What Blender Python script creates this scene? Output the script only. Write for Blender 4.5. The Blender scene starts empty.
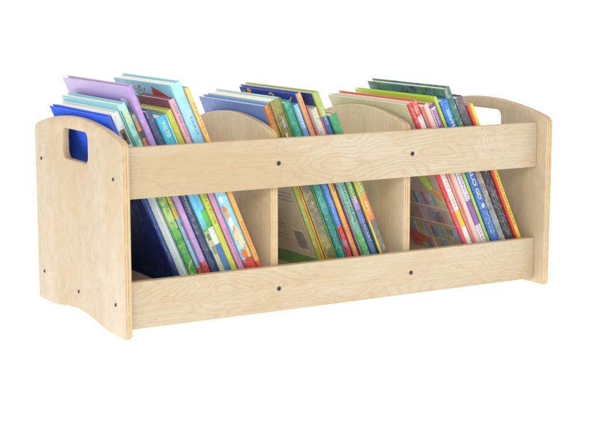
import bpy, bmesh, math, random
from mathutils import Vector, Matrix
random.seed(7)
R = math.radians
sc = bpy.context.scene
C = sc.collection

# ------------------------------------------------------------------ camera, world, lamps, exposure
cd = bpy.data.cameras.new('camera'); cam = bpy.data.objects.new('camera', cd); C.objects.link(cam)
cam.location = (-0.96964, -2.23627, 0.6056)
cam.rotation_euler = (math.pi/2 - 0.16519, 0, -0.53049)
cd.sensor_width = 36; cd.lens = 36*1469.94/600; cd.clip_start = .05; cd.clip_end = 100
sc.camera = cam
w = bpy.data.worlds.new('World'); sc.world = w; w.use_nodes = True
bg = w.node_tree.nodes['Background']; bg.inputs[0].default_value = (1, 1, 1, 1); bg.inputs[1].default_value = 1.04

def area(name, loc, target, size, power, col=(1, 1, 1), sy=None):
    l = bpy.data.lights.new(name, 'AREA'); l.shape = 'RECTANGLE'; l.size = size; l.size_y = sy or size
    l.energy = power; l.color = col
    o = bpy.data.objects.new(name, l); C.objects.link(o); o.location = loc
    o.rotation_euler = (Vector(target) - Vector(loc)).to_track_quat('-Z', 'Y').to_euler()
    return o
area('key_softbox', (-1.45, -2.5, 1.55), (.4, .2, .15), .8, 41, (1, .985, .96))
area('right_softbox', (2.6, -1.6, 1.8), (.6, .2, .2), .9, 4, (1, .97, .93))
# added unseen lamp below the floor, shining through to wipe out the bin's shadow
area('floor_whitening_lamp', (.5, 1.2, -1.0), (.5, 1.2, 0), 9.0, 262)
sc.view_settings.view_transform = 'Standard'; sc.view_settings.look = 'None'
sc.view_settings.exposure = 0; sc.view_settings.gamma = 1

# ------------------------------------------------------------------ helpers
def lin(c):
    c = c/255
    return c/12.92 if c <= .04045 else ((c+.055)/1.055)**2.4
def hx(s, k=1.0):
    s = s.lstrip('#'); return tuple(min(1, lin(int(s[i:i+2], 16))*k) for i in (0, 2, 4)) + (1,)

def dull(c, k=.05, v=.93):
    """printing ink on card: a little less pure and less bright than the swatch"""
    l = .25*c[0]+.6*c[1]+.15*c[2]
    return tuple((x*(1-k)+l*k)*v for x in c[:3]) + (1,)

def tag(o, label=None, cat=None, group=None, kind=None):
    for k, v in (('label', label), ('category', cat), ('group', group), ('kind', kind)):
        if v: o[k] = v
    return o
def empty(name, loc, rot=(0, 0, 0)):
    o = bpy.data.objects.new(name, None); C.objects.link(o); o.location = loc; o.rotation_euler = rot
    o.empty_display_size = .05
    return o
def link(name, bm, mats, parent=None, smooth=False):
    me = bpy.data.meshes.new(name); bm.normal_update(); bm.to_mesh(me); bm.free()
    for m in (mats if isinstance(mats, (list, tuple)) else [mats]): me.materials.append(m)
    if smooth:
        for p in me.polygons: p.use_smooth = True
    o = bpy.data.objects.new(name, me); C.objects.link(o)
    if parent: o.parent = parent
    return o
def bevel(o, w, seg=2, ang=40):
    m = o.modifiers.new('bevel', 'BEVEL'); m.width = w; m.segments = seg; m.limit_method = 'ANGLE'; m.angle_limit = R(ang)
    m.harden_normals = False
    return o
def box(bm, x0, x1, y0, y1, z0, z1, mi=0):
    v = [bm.verts.new(p) for p in ((x0,y0,z0),(x1,y0,z0),(x1,y1,z0),(x0,y1,z0),(x0,y0,z1),(x1,y0,z1),(x1,y1,z1),(x0,y1,z1))]
    for f in ((0,3,2,1),(4,5,6,7),(0,1,5,4),(1,2,6,5),(2,3,7,6),(3,0,4,7)):
        bm.faces.new([v[i] for i in f]).material_index = mi

# ------------------------------------------------------------------ materials
class NT:
    def __init__(s, name, rough=.5, spec=.4):
        s.m = bpy.data.materials.new(name); s.m.use_nodes = True; s.t = s.m.node_tree; s.n = s.t.nodes
        s.b = s.n['Principled BSDF']; s.b.inputs['Roughness'].default_value = rough
        s.b.inputs['Specular IOR Level'].default_value = spec
    def new(s, ty, **kw):
        n = s.n.new(ty)
        for k, v in kw.items():
            if hasattr(n, k) and k not in n.inputs: setattr(n, k, v)
            else: n.inputs[k].default_value = v
        return n
    def l(s, a, b): s.t.links.new(a, b)
    def coord(s, scale=(1,1,1), rot=(0,0,0), loc=(0,0,0)):
        tc = s.new('ShaderNodeTexCoord'); mp = s.new('ShaderNodeMapping')
        mp.inputs['Scale'].default_value = scale; mp.inputs['Rotation'].default_value = rot; mp.inputs['Location'].default_value = loc
        s.l(tc.outputs['Object'], mp.inputs['Vector']); return mp.outputs[0]
    def ramp(s, src, stops, interp='LINEAR'):
        r = s.new('ShaderNodeValToRGB'); cr = r.color_ramp; cr.interpolation = interp
        while len(cr.elements) > 1: cr.elements.remove(cr.elements[-1])
        cr.elements[0].position = stops[0][0]; cr.elements[0].color = stops[0][1]
        for p, c in stops[1:]: cr.elements.new(p).color = c
        s.l(src, r.inputs[0]); return r.outputs[0]
    def mix(s, f, a, b, mode='MIX'):
        m = s.new('ShaderNodeMix', data_type='RGBA', blend_type=mode)
        for i, v in ((0, f), (6, a), (7, b)):
            if hasattr(v, 'links') or hasattr(v, 'is_linked'): s.l(v, m.inputs[i])
            else: m.inputs[i].default_value = v
        return m.outputs[2]
    def noise(s, vec, scale, detail=4, rough=.55, dist=0):
        n = s.new('ShaderNodeTexNoise'); n.inputs['Scale'].default_value = scale; n.inputs['Detail'].default_value = detail
        n.inputs['Roughness'].default_value = rough; n.inputs['Distortion'].default_value = dist
        s.l(vec, n.inputs['Vector']); return n.outputs['Fac']
    def bump(s, h, st, dist=.001):
        b = s.new('ShaderNodeBump'); b.inputs['Strength'].default_value = st; b.inputs['Distance'].default_value = dist
        s.l(h, b.inputs['Height']); s.l(b.outputs[0], s.b.inputs['Normal'])
    def out(s, c): s.l(c, s.b.inputs['Base Color']); return s.m

def wood(name, along, seed, tone=1.0, pink=0.0):
    """birch plywood face, grain running along axis `along` (0 x, 2 z)"""
    s = NT(name, .42, .35)
    def sc_(a, b): return (a if along == 0 else b, b, a if along == 2 else b)
    off = (seed*1.7, seed*.9, seed*2.3)
    tone *= .80
    base1 = hx('#dfceb0', tone); base2 = hx('#d7c09b', tone); base3 = hx('#e6dabf', tone)
    broad = s.noise(s.coord(sc_(1.6, 7), loc=off), 1.0, 3, .5, .6)
    c = s.ramp(broad, [(.3, base2), (.5, base1), (.72, base3)])
    # rotary-cut figure: ragged contour lines of a stretched field, closing into ovals here and there
    wob = s.noise(s.coord(sc_(30, 130), loc=off), 1.0, 3, .65)
    fld = s.noise(s.coord(sc_(4.6, 15), loc=(off[1], off[2], off[0])), 1.0, 1.3, .4, .25)
    ad = s.new('ShaderNodeMath', operation='MULTIPLY_ADD'); s.l(wob, ad.inputs[0]); ad.inputs[1].default_value = .05; s.l(fld, ad.inputs[2])
    mul = s.new('ShaderNodeMath', operation='MULTIPLY'); s.l(ad.outputs[0], mul.inputs[0]); mul.inputs[1].default_value = 150
    sn = s.new('ShaderNodeMath', operation='SINE'); s.l(mul.outputs[0], sn.inputs[0])
    ring = s.ramp(sn.outputs[0], [(.0, (.0, .0, .0, 1)), (.35, (.1, .1, .1, 1)), (1, (1, 1, 1, 1))])
    amt = s.noise(s.coord(sc_(3, 6), loc=(off[2], off[0], off[1])), 1.2, 2)
    ra = s.ramp(amt, [(.40, (.03, .03, .03, 1)), (.62, (.33, .33, .33, 1))])
    m1 = s.new('ShaderNodeMath', operation='MULTIPLY'); s.l(ring, m1.inputs[0]); s.l(ra, m1.inputs[1])
    c = s.mix(m1.outputs[0], c, hx('#c09c70', tone))
    # broad shimmering patches
    pt = s.noise(s.coord(sc_(9, 14), loc=(off[0], off[0], off[2])), 1.0, 2, .5, 1.2)
    c = s.mix(s.ramp(pt, [(.50, (0, 0, 0, 1)), (.56, (.28, .28, .28, 1)), (.75, (.1, .1, .1, 1))]), c, hx('#d8b48a', tone))
    # fine fibre and dark flecks
    fib = s.noise(s.coord(sc_(7, 420), loc=off), 1.0, 3, .6)
    c = s.mix(s.ramp(fib, [(.35, (.30, .30, .30, 1)), (.62, (0, 0, 0, 1))]), c, hx('#c9b088', tone))
    fl = s.noise(s.coord(sc_(45, 600), loc=off), 1.0, 2, .5)
    c = s.mix(s.ramp(fl, [(.66, (0, 0, 0, 1)), (.76, (.55, .55, .55, 1))]), c, hx('#a8824f', tone))
    dn = s.noise(s.coord((38, 38, 38), loc=off), 1.0, 3, .6)
    hm = s.new('ShaderNodeMath', operation='MULTIPLY_ADD'); s.l(dn, hm.inputs[0]); hm.inputs[1].default_value = .8; s.l(fib, hm.inputs[2])
    s.bump(hm.outputs[0], .16, .0006)
    s.l(s.ramp(dn, [(.3, (.34, .34, .34, 1)), (.7, (.55, .55, .55, 1))]), s.b.inputs['Roughness'])
    return s.out(c)

def ply(name, axis, thick, seed=0):
    """edge of birch ply: thin bands across the thickness, brownish glue lines"""
    s = NT(name, .55, .3)
    tc = s.new('ShaderNodeTexCoord'); sp = s.new('ShaderNodeSeparateXYZ'); s.l(tc.outputs['Object'], sp.inputs[0])
    nz = s.noise(s.coord((14, 14, 14), loc=(seed, 0, 0)), 1.0, 2)
    m0 = s.new('ShaderNodeMath', operation='MULTIPLY_ADD'); s.l(nz, m0.inputs[0]); m0.inputs[1].default_value = .0009; s.l(sp.outputs[axis], m0.inputs[2])
    m = s.new('ShaderNodeMath', operation='MULTIPLY'); s.l(m0.outputs[0], m.inputs[0]); m.inputs[1].default_value = 1/thick
    L, P, D, K = hx('#c6b18a'), hx('#bb9c78'), hx('#7d5f47'), hx('#a98763')
    st = [(0, L), (.13, L), (.15, D), (.17, P), (.29, K), (.31, L), (.48, L), (.50, D), (.52, K), (.66, P), (.68, L), (.84, L), (.86, D), (.88, L), (1, L)]
    c = s.ramp(m.outputs[0], st)
    # the glue lines come and go along the edge
    fd = s.noise(s.coord((30, 30, 30), loc=(seed*3, 4, 1)), 1.0, 3, .6)
    c = s.mix(s.ramp(fd, [(.40, (0, 0, 0, 1)), (.66, (.75, .75, .75, 1))]), c, hx('#c6b08a'))
    g = s.noise(s.coord((90, 90, 90), loc=(seed, 1, 2)), 1.0, 3)
    c = s.mix(s.ramp(g, [(.40, (0, 0, 0, 1)), (.75, (.35, .35, .35, 1))]), c, hx('#b08a60'))
    return s.out(c)

def plain(name, col, rough=.5, spec=.4, metal=0, mott=.08):
    s = NT(name, rough, spec); s.b.inputs['Metallic'].default_value = metal
    n = s.noise(s.coord((60, 60, 60)), 1.0, 3)
    a = tuple(v*(1-mott) for v in col[:3]) + (1,); b = tuple(min(1, v*(1+mott)) for v in col[:3]) + (1,)
    return s.out(s.ramp(n, [(.3, a), (.7, b)]))

def printed(name, stops, H, blotch=None, bscale=60, bamt=.5, wob=.01, rough=.32, slant=0, grad=False, axis=2, length=None, busy=0, spec=.45):
    """printed, laminated card: colour zones along an axis (0 = foot, 1 = head), optional ink blotches in a second colour"""
    s = NT(name, rough, spec)
    tc = s.new('ShaderNodeTexCoord'); sp = s.new('ShaderNodeSeparateXYZ'); s.l(tc.outputs['Object'], sp.inputs[0])
    nz = s.noise(s.coord((35, 35, 35)), 1.0, 2)
    a = s.new('ShaderNodeMath', operation='MULTIPLY_ADD'); s.l(sp.outputs[axis], a.inputs[0]); a.inputs[1].default_value = 1/(length or H)
    b = s.new('ShaderNodeMath', operation='MULTIPLY_ADD'); s.l(nz, b.inputs[0]); b.inputs[1].default_value = wob*2; b.inputs[2].default_value = -wob
    c0 = s.new('ShaderNodeMath', operation='MULTIPLY_ADD'); s.l(sp.outputs[1 if axis == 2 else 2], c0.inputs[0]); c0.inputs[1].default_value = slant; s.l(b.outputs[0], c0.inputs[2])
    s.l(c0.outputs[0], a.inputs[2])
    st = [(p, dull(hx(c))) for p, c in stops]
    if len(st) == 1: st.append((1, st[0][1]))
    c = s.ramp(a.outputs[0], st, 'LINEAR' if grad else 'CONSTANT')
    if blotch:
        bl = s.noise(s.coord((bscale, bscale, bscale)), 1.0, 3, .6, .8)
        cols = blotch if isinstance(blotch, (list, tuple)) else [blotch]
        for i, bc in enumerate(cols):
            bl = s.noise(s.coord((bscale, bscale, bscale), loc=(3.1*i, 1.7*i, 5.3*i)), 1.0, 3, .6, .8)
            c = s.mix(s.ramp(bl, [(.52, (0, 0, 0, 1)), (.58, (bamt, bamt, bamt, 1))]), c, dull(hx(bc)))
    if busy:                                # small printed ornament: pale and dark specks of a few millimetres
        for i, (colr, am) in enumerate(((.75, .45*busy), (.06, .38*busy))):
            v = s.noise(s.coord((210, 210, 260 if i else 110), loc=(7.7*i+H*31, 2.1, 4.4*i)), 1.0, 3, .7, .3)
            c = s.mix(s.ramp(v, [(.54, (0, 0, 0, 1)), (.61, (am, am, am, 1))]), c, (colr, colr*.97, colr*.92, 1))
    # rubbed edges and handling marks
    wr = s.noise(s.coord((90, 90, 26), loc=(H*17, 0, 0)), 1.0, 4, .7)
    c = s.mix(s.ramp(wr, [(.60, (0, 0, 0, 1)), (.74, (.12, .12, .12, 1))]), c, (.72, .70, .66, 1))
    rv = s.ramp(wr, [(.3, (rough*.8,)*3+(1,)), (.7, (min(1, rough*1.5),)*3+(1,))]); s.l(rv, s.b.inputs['Roughness'])
    sc1 = s.noise(s.coord((220, 120, 160)), 1.0, 3)
    c = s.mix(s.ramp(sc1, [(.35, (.035, .035, .035, 1)), (.7, (0, 0, 0, 1))]), c, (.02, .02, .03, 1))
    return s.out(c)

def paper(name, axis):
    s = NT(name, .8, .2)
    sca = [8, 8, 8]; sca[axis] = 2600
    n = s.noise(s.coord(tuple(sca)), 1.0, 2)
    s.bump(n, .5, .0006)
    return s.out(s.ramp(n, [(.35, hx('#cfc8b6')), (.6, hx('#f6f3ea'))]))

PAPER = paper('page_edges', 0)
BLACKM = plain('screw_black', (.035, .035, .04, 1), .4, .5)
STEEL = plain('screw_recess', (.01, .01, .012, 1), .6, .3)

# ------------------------------------------------------------------ surface
bm = bmesh.new(); bmesh.ops.create_grid(bm, x_segments=1, y_segments=1, size=3.2)
for v in bm.verts: v.co += Vector((.5, 1.2, 0))
s = NT('white_translucent_floor', .6, .1)
s.b.inputs['Base Color'].default_value = (.86, .86, .86, 1)
tr = s.n.new('ShaderNodeBsdfTranslucent'); tr.inputs[0].default_value = (.95, .95, .95, 1)  # translucency added so the lamp below shines through as even white
mx = s.n.new('ShaderNodeMixShader'); mx.inputs[0].default_value = .85
s.l(s.b.outputs[0], mx.inputs[1]); s.l(tr.outputs[0], mx.inputs[2]); s.l(mx.outputs[0], s.n['Material Output'].inputs[0])
floor = link('floor', bm, s.m); floor['kind'] = 'structure'

# ------------------------------------------------------------------ the book bin
W, D, T = .92, .412, .0145
RF = .031                                   # front of the rails, set back from the side panels
ZB0, ZB1, ZT0, ZT1 = .0097, .0927, .2362, .3243
ZF = .0565                                   # top of the floor board
DIV = (.3090, .5985)
bin_ = empty('book_bin', (0, 0, 0))
tag(bin_, 'pale birch plywood book bin with rounded hand holes and leaning picture books inside', 'book bin')

def panel(name, outer, x0, th, mats, holes=(), bev=.003):
    """a board in the Y-Z plane, extruded along X; local origin at x0"""
    bm = bmesh.new(); es = []
    for loop in (outer,) + tuple(holes):
        vs = [bm.verts.new((0, y, z)) for y, z in loop]
        es += [bm.edges.new((vs[i], vs[(i+1) % len(vs)])) for i in range(len(vs))]
    bmesh.ops.triangle_fill(bm, edges=es, use_beauty=True)
    bmesh.ops.dissolve_limit(bm, angle_limit=.01, verts=bm.verts, edges=bm.edges)
    fs = list(bm.faces)
    r = bmesh.ops.extrude_face_region(bm, geom=fs)
    bmesh.ops.translate(bm, vec=(th, 0, 0), verts=[g for g in r['geom'] if isinstance(g, bmesh.types.BMVert)])
    bmesh.ops.recalc_face_normals(bm, faces=bm.faces)
    bm.normal_update()
    for f in bm.faces: f.material_index = 0 if abs(f.normal.x) > .9 else 1
    o = link(name, bm, mats, bin_); o.location = (x0, 0, 0)
    for p in o.data.polygons: p.use_smooth = True
    bevel(o, bev, 3, 60)
    return o

def side_profile():
    P = []; c = D/2
    def foot(y0, sgn):                     # rounded foot corner
        return [(y0 + sgn*.010*(1-math.cos(a)), .010*(1-math.sin(a))) for a in [math.pi/2*i/5 for i in range(6)]]
    P += foot(0, 1)
    n = 28
    for i in range(n+1):
        u = -.145 + .29*i/n
        P.append((c+u, .0140*(.5+.5*math.cos(math.pi*u/.145))**.85))
    P += foot(D, -1)[::-1]
    top = []
    for i in range(33):
        u = .194 - .388*i/32
        top.append((c+u, .3640 - .0255*(abs(u)/.194)**2.0))
    e = [(c+.2005, .3352), (c+.2045, .3305), (c+.206, .3245)]
    P += e[::-1] + top + [(D-a, b) for a, b in e]
    return P
def rrect(y0, y1, z0, z1, r, n=6):
    P = []
    for cy, cz, a0 in ((y1-r, z1-r, 0), (y0+r, z1-r, 90), (y0+r, z0+r, 180), (y1-r, z0+r, 270)):
        for i in range(n+1):
            a = R(a0 + 90*i/n); P.append((cy + r*math.cos(a), cz + r*math.sin(a)))
    return P
hole = rrect(.150, .268, .2855, .3400, .014)
for i, x0 in enumerate((0, W-T)):
    panel('side_panel', side_profile(), x0, T, [wood('birch_face_side', 2, 3+i*5, .93), ply('birch_ply_edge_side', 0, T, i)], (hole,), .0035)
# rails: front pair and back pair
def rail(name, y0, z0, z1, seed, tone=.86):
    bm = bmesh.new(); box(bm, T+.0004, W-T-.0004, y0, y0+T, z0, z1)
    bm.normal_update()
    for f in bm.faces: f.material_index = 0 if abs(f.normal.y) > .9 else 1
    me_o = link(name, bm, [wood('birch_face_rail', 0, seed, tone), ply('birch_ply_edge_rail', 2, 1, seed)], bin_)
    # edge bands run across the thickness (local y)
    me_o.data.transform(Matrix.Translation((0, -y0, 0))); me_o.location = (0, y0, 0)
    me_o.data.materials[1] = ply('birch_ply_edge_rail', 1, T, seed)
    bevel(me_o, .0012, 2, 60)
    return me_o
rail('top_rail', RF, ZT0, ZT1, 1.3); rail('bottom_rail', RF, ZB0, ZB1, 4.1)
rail('top_rail', D-RF-T, ZT0, ZT1, 7.7); rail('bottom_rail', D-RF-T, ZB0, ZB1, 9.2)
# floor board
bm = bmesh.new(); box(bm, T+.0005, W-T-.0005, RF+T+.0003, D-RF-T-.0003, ZF-T, ZF)
bevel(link('floor_board', bm, wood('birch_face_floor', 0, 12.0), bin_), .0008)
# dividers with a domed head
def div_profile():
    y0, y1 = RF+T+.0004, D-RF-T-.0004; c = D/2; h = (y1-y0)/2
    P = [(y0, ZF+.0003), (y1, ZF+.0003)]
    e = [(h, .3200), (h-.0008, .3275), (h-.004, .3325), (h-.010, .3365)]
    P += [(c+a, b) for a, b in e]
    for i in range(1, 28):
        u = (h-.010)*(1-2*i/28); P.append((c+u, .3605-.024*(abs(u)/(h-.010))**2))
    P += [(c-a, b) for a, b in e[::-1]]
    return P
for i, x0 in enumerate(DIV):
    panel('divider', div_profile(), x0, T, [wood('birch_face_divider', 2, 15+i*4, 1.06), ply('birch_ply_edge_divider', 0, T, 5+i)], (), .0022)
# screws
def screw(loc, axis, sgn=1, r=.0042):
    bm = bmesh.new()
    # domed head with hex socket, axis +z local
    prof = [(r, 0), (r*.98, .0005), (r*.8, .0011), (r*.5, .0014)]
    n = 24; rings = []
    for pr, pz in prof: rings.append([bm.verts.new((pr*math.cos(2*math.pi*k/n), pr*math.sin(2*math.pi*k/n), pz)) for k in range(n)])
    hexr = []
    for k in range(n):
        a = 2*math.pi*k/n; q = r*.40*math.cos(math.pi/6)/math.cos((a % (math.pi/3)) - math.pi/6); hexr.append((q*math.cos(a), q*math.sin(a)))
    rings.append([bm.verts.new((x, y, .0014)) for x, y in hexr]); rings.append([bm.verts.new((x, y, .0003)) for x, y in hexr])
    for a, b in zip(rings, rings[1:]):
        for k in range(n): bm.faces.new((a[k], a[(k+1) % n], b[(k+1) % n], b[k]))
    f = bm.faces.new(rings[-1]); f.material_index = 1
    bm.faces.new(rings[0][::-1])
    o = link('screw', bm, [BLACKM, STEEL], bin_)
    o.location = loc
    o.rotation_euler = (R(90), 0, 0) if axis == 'y' else (0, R(-90*sgn), 0)
    if axis == 'y' and sgn < 0: o.rotation_euler = (R(-90), 0, 0)
    return o
for x in (DIV[0]+T/2, DIV[1]+T/2):
    for z in (.280, .0515):
        screw((x, RF-.0001, z), 'y'); screw((x, D-RF+.0001, z), 'y', -1)
for y, z in ((.0385, .2718), (.0385, .0557), (.206, .048), (D-.0345, .2722), (D-.0345, .0562)):
    screw((-.0001, y, z), 'x', 1, .0034); screw((W+.0001, y, z), 'x', -1, .0034)

# ------------------------------------------------------------------ books
GROUP = 'picture books leaning in the book bin'
def letters(name, text, length, height, mat, parent, top_s, xmid, y, H, flat=False):
    """spine lettering that reads from head to foot; top_s = distance of its start from the head"""
    cu = bpy.data.curves.new('lettering', 'FONT'); cu.body = text; cu.size = 1; cu.extrude = 0; cu.offset = 0
    o = bpy.data.objects.new('lettering', cu); C.objects.link(o)
    bpy.context.view_layer.update()
    me = bpy.data.meshes.new_from_object(o.evaluated_get(bpy.context.evaluated_depsgraph_get()))
    bpy.data.objects.remove(o)
    xs = [v.co.x for v in me.vertices]; ys = [v.co.y for v in me.vertices]
    x0, x1, y0, y1 = min(xs), max(xs), min(ys), max(ys)
    for v in me.vertices:
        a = (v.co.x-x0)/(x1-x0)*length; b = (v.co.y-(y0+y1)/2)/(y1-y0)*height
        v.co = Vector((xmid+b, y, H-top_s-a))
    me.materials.clear(); me.materials.append(mat)
    r = bpy.data.objects.new(name, me); C.objects.link(r); r.parent = parent
    return r
def patch(name, quads, mats, parent):
    bm = bmesh.new()
    for q, mi in quads: bm.faces.new([bm.verts.new(p) for p in q]).material_index = mi
    return link(name, bm, mats, parent)

PM = {}
FO = .0267      # the books' feet stand this far below the level their print is measured from
def ink(hexs):
    if hexs not in PM: PM[hexs] = plain('ink', dull(hx(hexs)), .4, .35, 0, .2)
    return PM[hexs]

RJ = random.Random(41)
def book(X0, Y, w, H, B, th, label, spine, back, front=None, hard=True, titles=(), **kw):
    """thing at its foot; local x across the thickness (0 = the cover that faces left), y from spine to fore-edge, z up"""
    r = empty('picture_book', (X0, Y, ZF), (0, -R(th), 0)); tag(r, label, 'book', GROUP)
    w -= .0003
    r.location.y += RJ.uniform(-.0022, .0018)
    H0 = H; H = H + FO
    rs = lambda st: [(p if p in (0, 1) else (p*H0+FO)/H, c) for p, c in st]
    spine = rs(spine); back = rs(back); front = rs(front) if front else None
    tb = min(.0024, w*.2) if hard else .0006
    ov = .003 if hard else .0
    sm = printed('spine_print', spine, H, **{'busy': .30 if 'blotch' in kw.get('sp', {}) else .10, **kw.get('sp', {})})
    bmt = printed('cover_print', back, H, **kw.get('bp', {}))
    fm = printed('cover_print', front or back, H, **({} if front else kw.get('bp', {})))
    bulge = .0016 if hard else .0004
    # spine: shallow faceted section, extruded up
    bm = bmesh.new()
    sec = [(.0002, .0045), (.0002, .0012), (w*.04, 0), (w*.14, -bulge*.75), (w*.3, -bulge), (w*.7, -bulge), (w*.86, -bulge*.75), (w*.96, 0), (w-.0002, .0012), (w-.0002, .0045)]
    sec_in = [(w-tb, .0045), (w-tb, tb), (tb, tb), (tb, .0045)]
    lo = [bm.verts.new((x, y, 0)) for x, y in sec+sec_in]; hi = [bm.verts.new((x, y, H)) for x, y in sec+sec_in]
    n = len(lo)
    for i in range(n): bm.faces.new((lo[i], lo[(i+1) % n], hi[(i+1) % n], hi[i]))
    bm.faces.new(lo[::-1]); bm.faces.new(hi)
    bmesh.ops.recalc_face_normals(bm, faces=bm.faces)
    sp = link('spine', bm, sm, r)
    for x0, x1, nm, mt in ((0, tb, 'back_cover', bmt), (w-tb, w, 'front_cover', fm)):
        bm = bmesh.new(); box(bm, x0, x1, .0048, B, 0, H)
        c = link(nm, bm, mt, r); 
        if hard: bevel(c, .0006, 2)
        if nm == 'back_cover': bc = c
    bm = bmesh.new(); box(bm, tb+.0002, w-tb-.0002, tb+.0006, B-ov, ov, H-ov-.0006)
    link('page_block', bm, PAPER, r)
    for t in titles:
        text, s0, ln, hf, colr = t[:5]; xm = t[5] if len(t) > 5 else .5
        letters('title', text, ln*H0, hf*.78*w, ink(colr), sp, s0*H0, w*xm, -bulge-.00025, H)
    r['_'] = 0; del r['_']
    return r, sp, bc
def side(parent, quads, cols, name='cover_picture', x=-.0003):
    """flat print on the cover that faces left; quads as lists of (y, z)"""
    return patch(name, [([(x, y, z+FO) for y, z in q], mi) for q, mi in quads], [ink(c) for c in cols], parent)
def band(parent, w, H, items, name='spine_picture', y=-.0019):
    """blocks of print on the spine: (x0, x1, s0, s1, colour), s from the head"""
    for k, (x0, x1, s0, s1, c) in enumerate(items):
        if s1 >= .95: s1 = 1+(FO-.0005)/H
        if s0 == 0: s0 = .001
        yy = y-.00012*k
        patch('printed_panel', [([(x0*w, yy, FO+H*(1-s1)), (x1*w, yy, FO+H*(1-s1)), (x1*w, yy, FO+H*(1-s0)), (x0*w, yy, FO+H*(1-s0))], 0)], [ink(c)], parent)
def blob(parent, w, H, xc, sc0, rx, rs, colr, seed, k=0, y=-.0019):
    """an irregular patch of a printed picture on the spine (xc, rx in widths; sc0, rs in heights from the head)"""
    rg = random.Random(seed); n = 22; ph = [rg.uniform(0, 6.28) for _ in range(3)]; P = []
    for i in range(n):
        a = 2*math.pi*i/n; m = 1+.16*math.sin(2*a+ph[0])+.12*math.sin(3*a+ph[1])+.07*math.sin(6*a+ph[2])
        P.append((min(.97, max(.03, xc+rx*m*math.cos(a)))*w, y-.00012*k, FO+H*(1-sc0)-rs*H*m*math.sin(a)))
    return patch('printed_figure', [(P[::-1], 0)], [ink(colr)], parent)

# ---- left bay
th = 23.4
def q1(x): return .1475 + (x-.1445)*(.3082-.1475)/(.3117-.1445)
def W1(a, b): return (q1(b)-q1(a))*math.cos(R(23.4))
X1 = [.1445, .1543, .1728, .1905, .1999, .2137, .2285, .2510, .2647, .2776, .3010, .3117]
Y1 = [.088, .088, .084, .080, .075, .071, .067, .063, .058, .054, .050]
def L1(i): return dict(X0=q1(X1[i]), w=W1(X1[i], X1[i+1]), Y=Y1[i], th=23.4)

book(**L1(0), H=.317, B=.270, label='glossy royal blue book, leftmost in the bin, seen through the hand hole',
     spine=[(0, '#0c2350'), (.55, '#123a90'), (.7, '#1d55c8')], back=[(0, '#08205c'), (.50, '#0a2878'), (.60, '#2a66f6')], bp=dict(grad=True, spec=.12, rough=.6), sp=dict(grad=True), titles=[('MYSTERIES OF THE DEEP SEA', .50, .40, .34, '#5f7fc0')])  # cover's navy foot paints in shade beside the panel; spine's navy is print
r, sp, c = book(**L1(1), H=.322, B=.255, label='white and pale grey book right of the royal blue one, dark photo on spine',
     spine=[(0, '#aebfc0'), (.62, '#d9dfdf')], back=[(0, '#d5dcdc')], sp=dict(blotch='#93a6a8', bamt=.35))
w_ = L1(1)['w']; band(sp, w_, .322, [(.12, .75, .10, .19, '#6d6658'), (.3, .6, .12, .16, '#2f332c'), (.55, .62, .22, .95, '#eef2f0')])
r, sp, c = book(**L1(2), H=.338, B=.262, label='pale turquoise book with green lower spine, left of the tall lilac book',
     spine=[(0, '#3f9a3e'), (.22, '#5fae45'), (.42, '#8cc05a'), (.60, '#bfe3d2'), (.66, '#9fe0dc')], back=[(0, '#7fcfdc')],
     sp=dict(blotch=['#d7d98a', '#2f8a3c'], bscale=26, bamt=.55))
w_ = L1(2)['w']; band(sp, w_, .338, [(.02, .16, .03, .36, '#1f9a7a')])
r, sp, c = book(**L1(3), H=.319, B=.25, label='slim book with speckled orange upper spine and sky blue foot, touching the lilac book',
     spine=[(0, '#cf4a38'), (.04, '#84b8dc'), (.36, '#d8c552'), (.66, '#c9a678'), (.72, '#d98f62'), (.94, '#8fa39c')], back=[(0, '#b9cfae')],
     sp=dict(blotch=['#b9603c', '#8e8a3a'], bscale=80, bamt=.35), titles=[('BIG WORLD', .47, .22, .42, '#8a7a2a')])
w_ = L1(3)['w']; band(sp, w_, .319, [(0, 1, .10, .14, '#4c5a58')])
r, sp, c = book(**L1(4), H=.372, B=.292, label='tall lilac hardback, the tallest book at the left end of the bin',
     spine=[(0, '#c2322e'), (.07, '#b28fc6'), (.55, '#b48fd0')], back=[(0, '#b9a0d6')], sp=dict(blotch='#c9aee0', bamt=.4))
w_ = L1(4)['w']; side(c, [([(.018, .338), (.03, .334), (.045, .340), (.048, .346), (.034, .350), (.02, .347)], 0)], ['#eadff2'])
book(**L1(5), H=.324, B=.22, label='dark slate blue book between the lilac book and the turquoise patchwork one',
     spine=[(0, '#3c4a70'), (.5, '#48577f')], back=[(0, '#56648c')], titles=[('Wonder', .50, .13, .42, '#a8a890')], sp=dict(blotch='#2f3c60', bamt=.4))
r, sp, c = book(**L1(6), H=.312, B=.215, label='turquoise book with white spine lettering and a patchwork foot of green, blue and white',
     spine=[(0, '#3d6fb0'), (.16, '#d8dccb'), (.24, '#58b05a'), (.38, '#5fc2e4'), (.52, '#a9d4ea'), (.68, '#48b8d8')], back=[(0, '#4cb4d6')],
     titles=[('WALTER', .03, .10, .5, '#d8eef6'), ('SEASIDE DAY', .47, .18, .3, '#6f8fb4')])
w_ = L1(6)['w']; band(sp, w_, .312, [(0, .45, .58, .70, '#6ac0e6'), (.46, 1, .60, .70, '#57b054'), (0, .45, .72, .97, '#b9b48a'), (.1, .4, .74, .78, '#6a7a52'),
     (.1, .4, .82, .87, '#7f8a60'), (.46, 1, .71, .82, '#c9d4cc'), (.46, 1, .82, .97, '#4677b4'), (.86, 1, .0, .5, '#9fdce6')])
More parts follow.
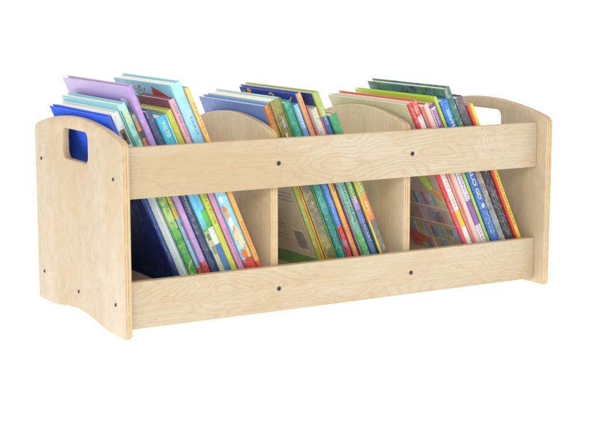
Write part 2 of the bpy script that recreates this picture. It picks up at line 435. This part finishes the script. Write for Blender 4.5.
book(**L1(7), H=.325, B=.135, label='lime yellow book left of the pink lettered spine, its pale page edge showing on top',
     spine=[(0, '#bcc234'), (.62, '#c3c83e'), (.7, '#b8bf2f')], back=[(0, '#c6cb45')], titles=[('GREAT RIVER', .47, .22, .42, '#7e8420')], sp=dict(blotch='#d2d65c', bamt=.4))
r, sp, c = book(**L1(8), H=.346, B=.134, label='pink spined book with purple lettering and a maroon cover, under the light blue one',
     spine=[(0, '#c58ab2'), (.5, '#dba0bb'), (.72, '#e2a9b8')], back=[(0, '#8f4a5c')], titles=[('LOOK AND WOW', .025, .185, .42, '#7a2f62'), ('CREATURES', .74, .2, .36, '#9a4f94')])
r, sp, c = book(**L1(9), H=.374, B=.246, label='tall light blue book with a cream animal on its spine and confetti cover',
     spine=[(0, '#c8402e'), (.07, '#86c8de'), (.5, '#7cc4e2'), (.75, '#92cfe8'), (.93, '#9bdce8')], back=[(0, '#8ed2e2')], sp=dict(blotch='#b4e0ee', bamt=.45, bscale=45),
     titles=[('ALL ABOUT', .10, .10, .18, '#cfe8f2', .4), ('FARM', .175, .09, .32, '#6a86b8', .6)])
w_ = L1(9)['w']; H_ = .374
for k, (xc, s_, rx, rs, cl) in enumerate([(.30, .49, .22, .03, '#c0dce6'), (.22, .60, .20, .022, '#bfd8de'), (.20, .655, .20, .020, '#c9743a'), (.26, .69, .22, .022, '#d98b4c'),
        (.30, .735, .24, .030, '#efe2c8'), (.40, .79, .28, .040, '#dfc294'), (.36, .76, .09, .010, '#c98a54'), (.50, .835, .26, .028, '#ecc79a'), (.36, .90, .26, .026, '#d0702e'),
        (.50, .945, .36, .022, '#b8382a'), (.72, .89, .14, .034, '#e0b84a')]):
    blob(sp, w_, H_, xc, s_, rx, rs, cl, 20+k, k)
qs = []; rr = random.Random(3)
cc = ['#e2f0e0', '#d8c24a', '#4a8a9a', '#d98a4a', '#5aa85a', '#f2f2ea', '#b9382c', '#d8453a']
for k in range(60):
    y = .118+rr.random()*.055; z = .340+rr.random()*.026; d = .0024
    a = rr.random()*3; qs.append(([(y+d*math.cos(a+i*math.pi/2), z+d*math.sin(a+i*math.pi/2)) for i in range(4)], rr.randrange(6)))
side(c, qs, cc, 'confetti')
side(c, [([(.086, .367), (.050, .358), (.018, .348), (.016, .335), (.092, .335)], 0)], ['#b9382c'], 'cover_figure', -.0005)
book(**L1(10), H=.367, B=.24, label='amber spined book with red lettering, rightmost in the left bay of the bin',
     spine=[(0, '#c8402e'), (.06, '#e2a24e'), (.45, '#e8b45c'), (.8, '#efc478')], back=[(0, '#e9c88e')], front=[(0, '#d8c9a8')], titles=[('ANIMALS', .07, .17, .5, '#cf6a42'), ('DINOSAURS', .72, .22, .5, '#c04a2c')])

# ---- middle bay
th2 = 23.0
X2 = [.4440, .4590, .4844, .5018, .5140, .5257, .5290, .5459, .5616, .5815]
Y2 = [.088, .083, .079, .074, .069, .064, .059, .055, .050]
T2 = [21.5, 21.7, 21.9, 22.1, 22.3, 22.5, 22.7, 22.9, 23.1]
def L2(i): return dict(X0=X2[i], w=(X2[i+1]-X2[i])*math.cos(R(th2))-(.0009 if i != 5 else .0003), Y=Y2[i], th=T2[i])
r, sp, c = book(**L2(0), H=.318, B=.262, label='blue topped book with white barcode cover and olive orange spine, leftmost in middle bay',
     spine=[(0, '#8f9a2e'), (.80, '#d58f3a'), (.88, '#c9702c')], back=[(0, '#6a9a56'), (.012, '#cdbfa4'), (.70, '#cbbfa8'), (.74, '#6a90dc')],
     bp=dict(slant=.03, wob=.002), sp=dict(blotch='#a9b03c', bamt=.4))
w_ = L2(0)['w']; band(sp, w_, .318, [(.62, .74, .25, .99, '#c8641e'), (.80, 1, .25, .99, '#d9a636')])
qs = [([(.018, .014), (.062, .014), (.062, .062), (.018, .062)], 0)]
for k in range(15):
    y = .022+k*.0025; e_ = .0011 if k % 3 else .0017; qs.append(([(y, .020), (y+e_, .020), (y+e_, .057), (y, .057)], 1))
pb = side(c, qs[:1], ['#d8ccbc'], 'barcode_panel'); side(c, [(q, 0) for q, _ in qs[1:]], ['#6a6054'], 'barcode', -.0005)
blocks = ([(.158, .02, .09), (.150, .02, .08), (.136, .02, .10), (.128, .02, .09), (.120, .02, .075), (.064, .085, .14), (.056, .085, .13), (.040, .08, .15), (.032, .08, .14)])
for part in (blocks[:2], blocks[2:5], blocks[5:7], blocks[7:]):
  tq = []
  for z, y0, y1 in part:
    y = y0
    while y < y1:
        l = rr.uniform(.004, .012); tq.append(([(y, z), (y+l, z), (y+l, z+.0028), (y, z+.003)], 0)); y += l+.002
  side(c, tq, ['#a89c8e'], 'cover_text')
r, sp, c = book(**L2(1), H=.327, B=.25, label='thick olive and grey book with a mossy photographic spine in the middle bay',
     spine=[(0, '#8a8038'), (.12, '#7a7444'), (.2, '#6f6c56'), (.62, '#77745c'), (.70, '#8e8640'), (.85, '#8f8a48')], back=[(0, '#9fc8dc'), (.9, '#b9d8d0')],
     sp=dict(blotch=['#a89a4e', '#5a5a44'], bscale=55, bamt=.6))
w_ = L2(1)['w']; band(sp, w_, .327, [(.0, .06, .0, 1, '#c9a23a'), (.9, 1.0, .0, .97, '#5f9a3c'), (.4, .6, .12, .17, '#a8a8c0'), (.3, .5, .2, .23, '#c8c2c8')])
book(**L2(2), H=.324, B=.24, label='teal green book beside the thick olive book',
     spine=[(0, '#1f7f72'), (.3, '#22908a'), (.5, '#3f9f88'), (.66, '#35a48c'), (.9, '#2fa088')], back=[(0, '#3a9a8a')], sp=dict(blotch=['#1f7a66', '#6fbfa0'], bscale=50, bamt=.4))
w_ = L2(2)['w']
book(**L2(3), H=.320, B=.23, label='sky blue book with a red foot, left of the orange spined book',
     spine=[(0, '#c8342e'), (.22, '#4f80d0'), (.6, '#6ea6dc'), (.85, '#8fc4e4')], back=[(0, '#5fb8b0')], sp=dict(blotch='#86aee0', bamt=.4), titles=[('RAINY', .03, .12, .36, '#e6f0f8')])
r, sp, c = book(**L2(4), H=.343, B=.220, label='orange spined book with a deep blue cover of orange swirls, middle bay',
     spine=[(0, '#e08a3c'), (.2, '#e9a634'), (.40, '#e8b83e'), (.48, '#dfa25a'), (.6, '#e2a86a')], back=[(0, '#2f48a8')], bp=dict(blotch='#3c56b8', bamt=.4), front=[(0, '#2f48a8')], sp=dict(blotch='#edbf52', bamt=.35),
     titles=[('HOLIDAYS', .03, .18, .5, '#b8603a'), ('ANNA', .50, .09, .55, '#5f4530'), ('CELESTE', .74, .18, .4, '#b86a28')])
# swirls printed on the cover
def stroke(pts, tw=.0033):
    out = []
    n = 14
    def cat(t):
        m = len(pts)-1; i = min(int(t*m), m-1); u = t*m-i
        p = [pts[max(0, i-1)], pts[i], pts[i+1], pts[min(m, i+2)]]
        return [.5*((2*p[1][k])+(-p[0][k]+p[2][k])*u+(2*p[0][k]-5*p[1][k]+4*p[2][k]-p[3][k])*u*u+(-p[0][k]+3*p[1][k]-3*p[2][k]+p[3][k])*u**3) for k in (0, 1)]
    P = [cat(i/n) for i in range(n+1)]; L, Rr = [], []
    for i, p in enumerate(P):
        q = P[min(n, i+1)]; o_ = P[max(0, i-1)]; d = Vector((q[0]-o_[0], q[1]-o_[1])).normalized(); w_2 = tw*(.35+.65*math.sin(math.pi*i/n))
        L.append((p[0]-d.y*w_2, p[1]+d.x*w_2)); Rr.append((p[0]+d.y*w_2, p[1]-d.x*w_2))
    return [([L[i], L[i+1], Rr[i+1], Rr[i]], 0) for i in range(n)]
for pts in ([(.210, .338), (.196, .330), (.184, .334), (.176, .326), (.184, .316), (.200, .316)], [(.172, .338), (.186, .340), (.19, .334)],
            [(.108, .336), (.095, .338), (.088, .330), (.094, .322), (.084, .314)], [(.078, .312), (.062, .318), (.046, .318), (.034, .326), (.022, .336)],
            [(.128, .322), (.118, .330), (.108, .326)]):
    side(c, stroke(pts), ['#f4a878'], 'cover_figure')
book(**L2(5), H=.317, B=.2, hard=False, label='very thin magenta book squeezed right of the orange spined one',
     spine=[(0, '#6a4a80'), (.5, '#c24a6a'), (.8, '#cf5f8a')], back=[(0, '#c85a86')])
r, sp, c = book(**L2(6), H=.313, B=.2, label='off white topped book with mottled sea green lower spine and a bright green foot',
     spine=[(0, '#3f9f4c'), (.17, '#5f9f8c'), (.4, '#6fb09c'), (.58, '#7aa890'), (.62, '#b08a78'), (.66, '#cfcabb'), (.93, '#c9ccb0')], back=[(0, '#cfd0b8')],
     sp=dict(blotch=['#3f7f72', '#9ac8b4'], bscale=70, bamt=.45), titles=[('CHRISTMAS', .47, .28, .36, '#2f665c')])
w_ = L2(6)['w']; band(sp, w_, .313, [(.80, 1, .0, .45, '#b5643c'), (.84, 1, .5, .85, '#4a3c50')])
r, sp, c = book(**L2(7), H=.345, B=.278, label='large slate blue book with a lime corner on its spine and lime cover edge',
     spine=[(0, '#4a6090'), (.22, '#5f78a8'), (.30, '#9a8ab0'), (.38, '#6a9a4a'), (.58, '#4f6f4a'), (.64, '#4a5f9a'), (.86, '#a9b85a')], back=[(0, '#414c7c')], front=[(0, '#b9c36a')],
     titles=[('A NIGHT', .08, .11, .4, '#c9d2ea'), ('DISCUSS', .52, .14, .45, '#d9e6c0'), ('LULLABY', .76, .14, .36, '#a8bcdc')])
w_ = L2(7)['w']
r, sp, c = book(**L2(8), H=.300, B=.10, label='short emerald topped book with lime, orange and grey spine, rightmost in the middle bay',
     spine=[(0, '#6a665f'), (.26, '#dd6a34'), (.44, '#9aa45a'), (.6, '#a9b23c'), (.68, '#3f8a60'), (.76, '#2f9a68')], back=[(0, '#1f7a55')], front=[(0, '#d6c4a0')],
     sp=dict(blotch='#8a9a48', bamt=.25), titles=[('BATS', .45, .08, .4, '#dfe87a'), ('CAPES', .56, .14, .4, '#dbe88a')])
w_ = L2(8)['w']; band(sp, w_, .300, [(0, .22, .32, .95, '#c8b02e'), (.55, .9, .19, .23, '#d88a4a')])

# ---- right bay
X3r = [.7650, .7759, .7911, .8109, .8259, .8342, .8560, .8729, .8949, .9001, .9127]
def q3(x): return .7622 + (x-.7650)*(.9048-.7622)/(.9127-.7650)
X3 = [q3(x) for x in X3r]
T3 = [26.0, 25.8, 25.6, 25.3, 25, 25, 25, 25, 25, 25]
Y3 = [.056, .056, .055, .054, .054, .053, .052, .051, .050, .050]
def L3(i): return dict(X0=X3[i], w=(X3[i+1]-X3[i])*math.cos(R(25.3)), Y=Y3[i], th=T3[i])
r, sp, c = book(**L3(0), H=.322, B=.29, label='red spined book whose cover pictures crowded bookshelves, leftmost in the right bay',
     spine=[(0, '#d04a5a'), (.3, '#d22f38'), (.65, '#d8363c')], back=[(0, '#b4a098'), (.52, '#cfcaa6'), (.80, '#ddd9b8')], sp=dict(blotch='#c02a30', bamt=.3), bp=dict(wob=.002),
     titles=[('CITY', .03, .10, .5, '#f0d0c8')])
cols = ['#b4585a', '#4a70a8', '#6fa0b8', '#a8955c', '#5a5468', '#c87a66', '#7f9ad0', '#8e70a8', '#c8bb98', '#5f8a70', '#40405a', '#d2ae7c']
q = []; rb = random.Random(11)
SL = .0
rows = [-.026, .010, .049, .087]
for k, z in enumerate(rows):
    y = .004
    while y < .25:
        wd = rb.uniform(.007, .013); hh = rb.uniform(.024, .031)
        q.append(([(y, z+.004), (y+wd*.9, z+.004), (y+wd*.9, z+.004+hh), (y, z+.004+hh)], rb.randrange(11))); y += wd
    q.append(([(.003, z), (.25, z), (.25, z+.003), (.003, z+.003)], 11))
cols = ['#%02x%02x%02x' % tuple(int(int(h[i:i+2], 16)*.72+255*.28) for i in (1, 3, 5)) for h in cols]
side(c, q, cols, 'cover_picture')
side(c, [([(.030, .132), (.044, .128), (.056, .140), (.066, .158), (.056, .172), (.040, .168), (.032, .150)], 0)], ['#b4d83c'], 'cover_figure', -.0006)
for q_, cl in (([(.118, .004), (.130, .010), (.146, .012), (.158, .018), (.176, .016), (.19, .004), (.19, -.02), (.168, -.022), (.150, -.010), (.132, -.008)], '#cf6560'), ([(.020, -.012), (.055, -.012), (.052, .026), (.018, .026)], '#b8b294'), ([(.008, .112), (.022, .108), (.034, .116), (.030, .132), (.016, .136), (.006, .126)], '#cf9a5c')):
    side(c, [(q_, 0)], [cl], 'cover_figure', -.0006)
r, sp, c = book(**L3(1), H=.325, B=.275, label='white spined book with red lettering and a yellow patch near its foot, right bay',
     spine=[(0, '#e8dfd8'), (.14, '#ecc02a'), (.26, '#ebe2da'), (.9, '#e25a4a')], back=[(0, '#dd5a3e')], sp=dict(blotch='#f4ece4', bamt=.4),
     titles=[('LITTLE CHEFS', .48, .24, .34, '#c8565a'), ('HOME', .03, .09, .34, '#a8a8b0')])
r, sp, c = book(**L3(2), H=.315, B=.24, label='pink to pale grey shaded spine between the white and the purple lettered book',
     spine=[(0, '#c9b9b2'), (.4, '#d2beb4'), (1, '#dcc0b4')], back=[(0, '#cf6a52')], sp=dict(grad=True))
w_ = L3(2)['w']; band(sp, w_, .315, [(.0, .22, .0, .98, '#cf5f4c'), (.22, .36, .0, .98, '#d99582')])
r, sp, c = book(**L3(3), H=.315, B=.24, label='white spined book with purple lettering and purple blocks, beside the thin lime one',
     spine=[(0, '#d9cfe0'), (.03, '#e0d6e2'), (.15, '#8a5aa0'), (.33, '#d6cfdc'), (.7, '#ddd2dc'), (.98, '#8a4a92')], back=[(0, '#dcd6de')],
     titles=[('D READING DAY', .40, .31, .52, '#8658a4'), ('STORIES', .03, .11, .36, '#f0e6f2'), ('GOLD & A', .85, .12, .42, '#7a3f7a')])
w_ = L3(3)['w']; band(sp, w_, .315, [(.15, .85, .03, .30, '#8f5c9c')], y=-.0017)
r, sp, c = book(**L3(4), H=.331, B=.28, hard=True, label='thin bright lime green book directly left of the blue one',
     spine=[(0, '#9fc04a'), (.5, '#a3c93c'), (.8, '#b9cf52')], back=[(0, '#c4e02e')], sp=dict(blotch='#7fae3a', bamt=.4))
r, sp, c = book(**L3(5), H=.321, B=.24, label='bright blue book with big white capitals down its spine, right bay',
     spine=[(0, '#1f63b4'), (.5, '#2270c4'), (.8, '#2f80d2')], back=[(0, '#3a8ad8')], sp=dict(blotch='#1c5aa8', bamt=.3),
     titles=[('WM', .09, .085, .5, '#eef4fa'), ('ALO', .46, .125, .5, '#eef4fa'), ('GO', .605, .075, .5, '#eef4fa'), ('IT IS TIME', .76, .16, .2, '#bcd4ec', .35), ('TO GO OUT', .77, .15, .2, '#bcd4ec', .66)])
w_ = L3(5)['w']; band(sp, w_, .321, [(.3, .7, .06, .12, '#7fb8e8'), (.3, .7, .71, .74, '#a8c4dc')])
r, sp, c = book(**L3(6), H=.348, B=.268, label='tall dark green forest book with a worn grey spine, highest in the right bay',
     spine=[(0, '#8a8a90'), (.22, '#77727a'), (.42, '#8a7468'), (.65, '#7fa85a'), (.76, '#3f7a66'), (.9, '#3f6f6c')], back=[(0, '#2f5a44'), (.9, '#2f6650'), (.955, '#4f7f84')],
     sp=dict(blotch=['#4f8a5a', '#b9c0b0'], bscale=60, bamt=.45), bp=dict(blotch=['#1f4430', '#5f9a4a'], bscale=40, bamt=.6), titles=[('SCHOOL WILD', .45, .28, .36, '#c98a6a')])
r, sp, c = book(**L3(7), H=.326, B=.17, label='charcoal black book with fine white lettering, left of the thin red one',
     spine=[(0, '#34343a'), (.4, '#2c2c32'), (.66, '#5c585e'), (.9, '#6a666c')], back=[(0, '#6c686e')], sp=dict(blotch='#454048', bamt=.4),
     titles=[('long ago in the great dark wood', .60, .32, .2, '#a8a4a0', .4), ('DARK', .44, .07, .36, '#8a8a92')])
r, sp, c = book(**L3(8), H=.313, B=.2, hard=False, label='thin red book squeezed between the charcoal and the yellow book',
     spine=[(0, '#c82c24'), (.5, '#d4382a'), (.8, '#dd4a32')], back=[(0, '#d8452f')])
r, sp, c = book(**L3(9), H=.311, B=.2, label='yellow spined book with black lettering, rightmost book in the whole bin',
     spine=[(0, '#e2c21e'), (.4, '#e6c822'), (.7, '#efcf3e')], back=[(0, '#e8912c')], front=[(0, '#d2c6a8')], sp=dict(blotch='#edd24a', bamt=.3),
     titles=[('A DRAGON WHO TRAVELS', .45, .42, .42, '#3f3418')])
w_ = L3(9)['w']; band(sp, w_, .311, [(0, .2, .0, .99, '#e07a2a')])
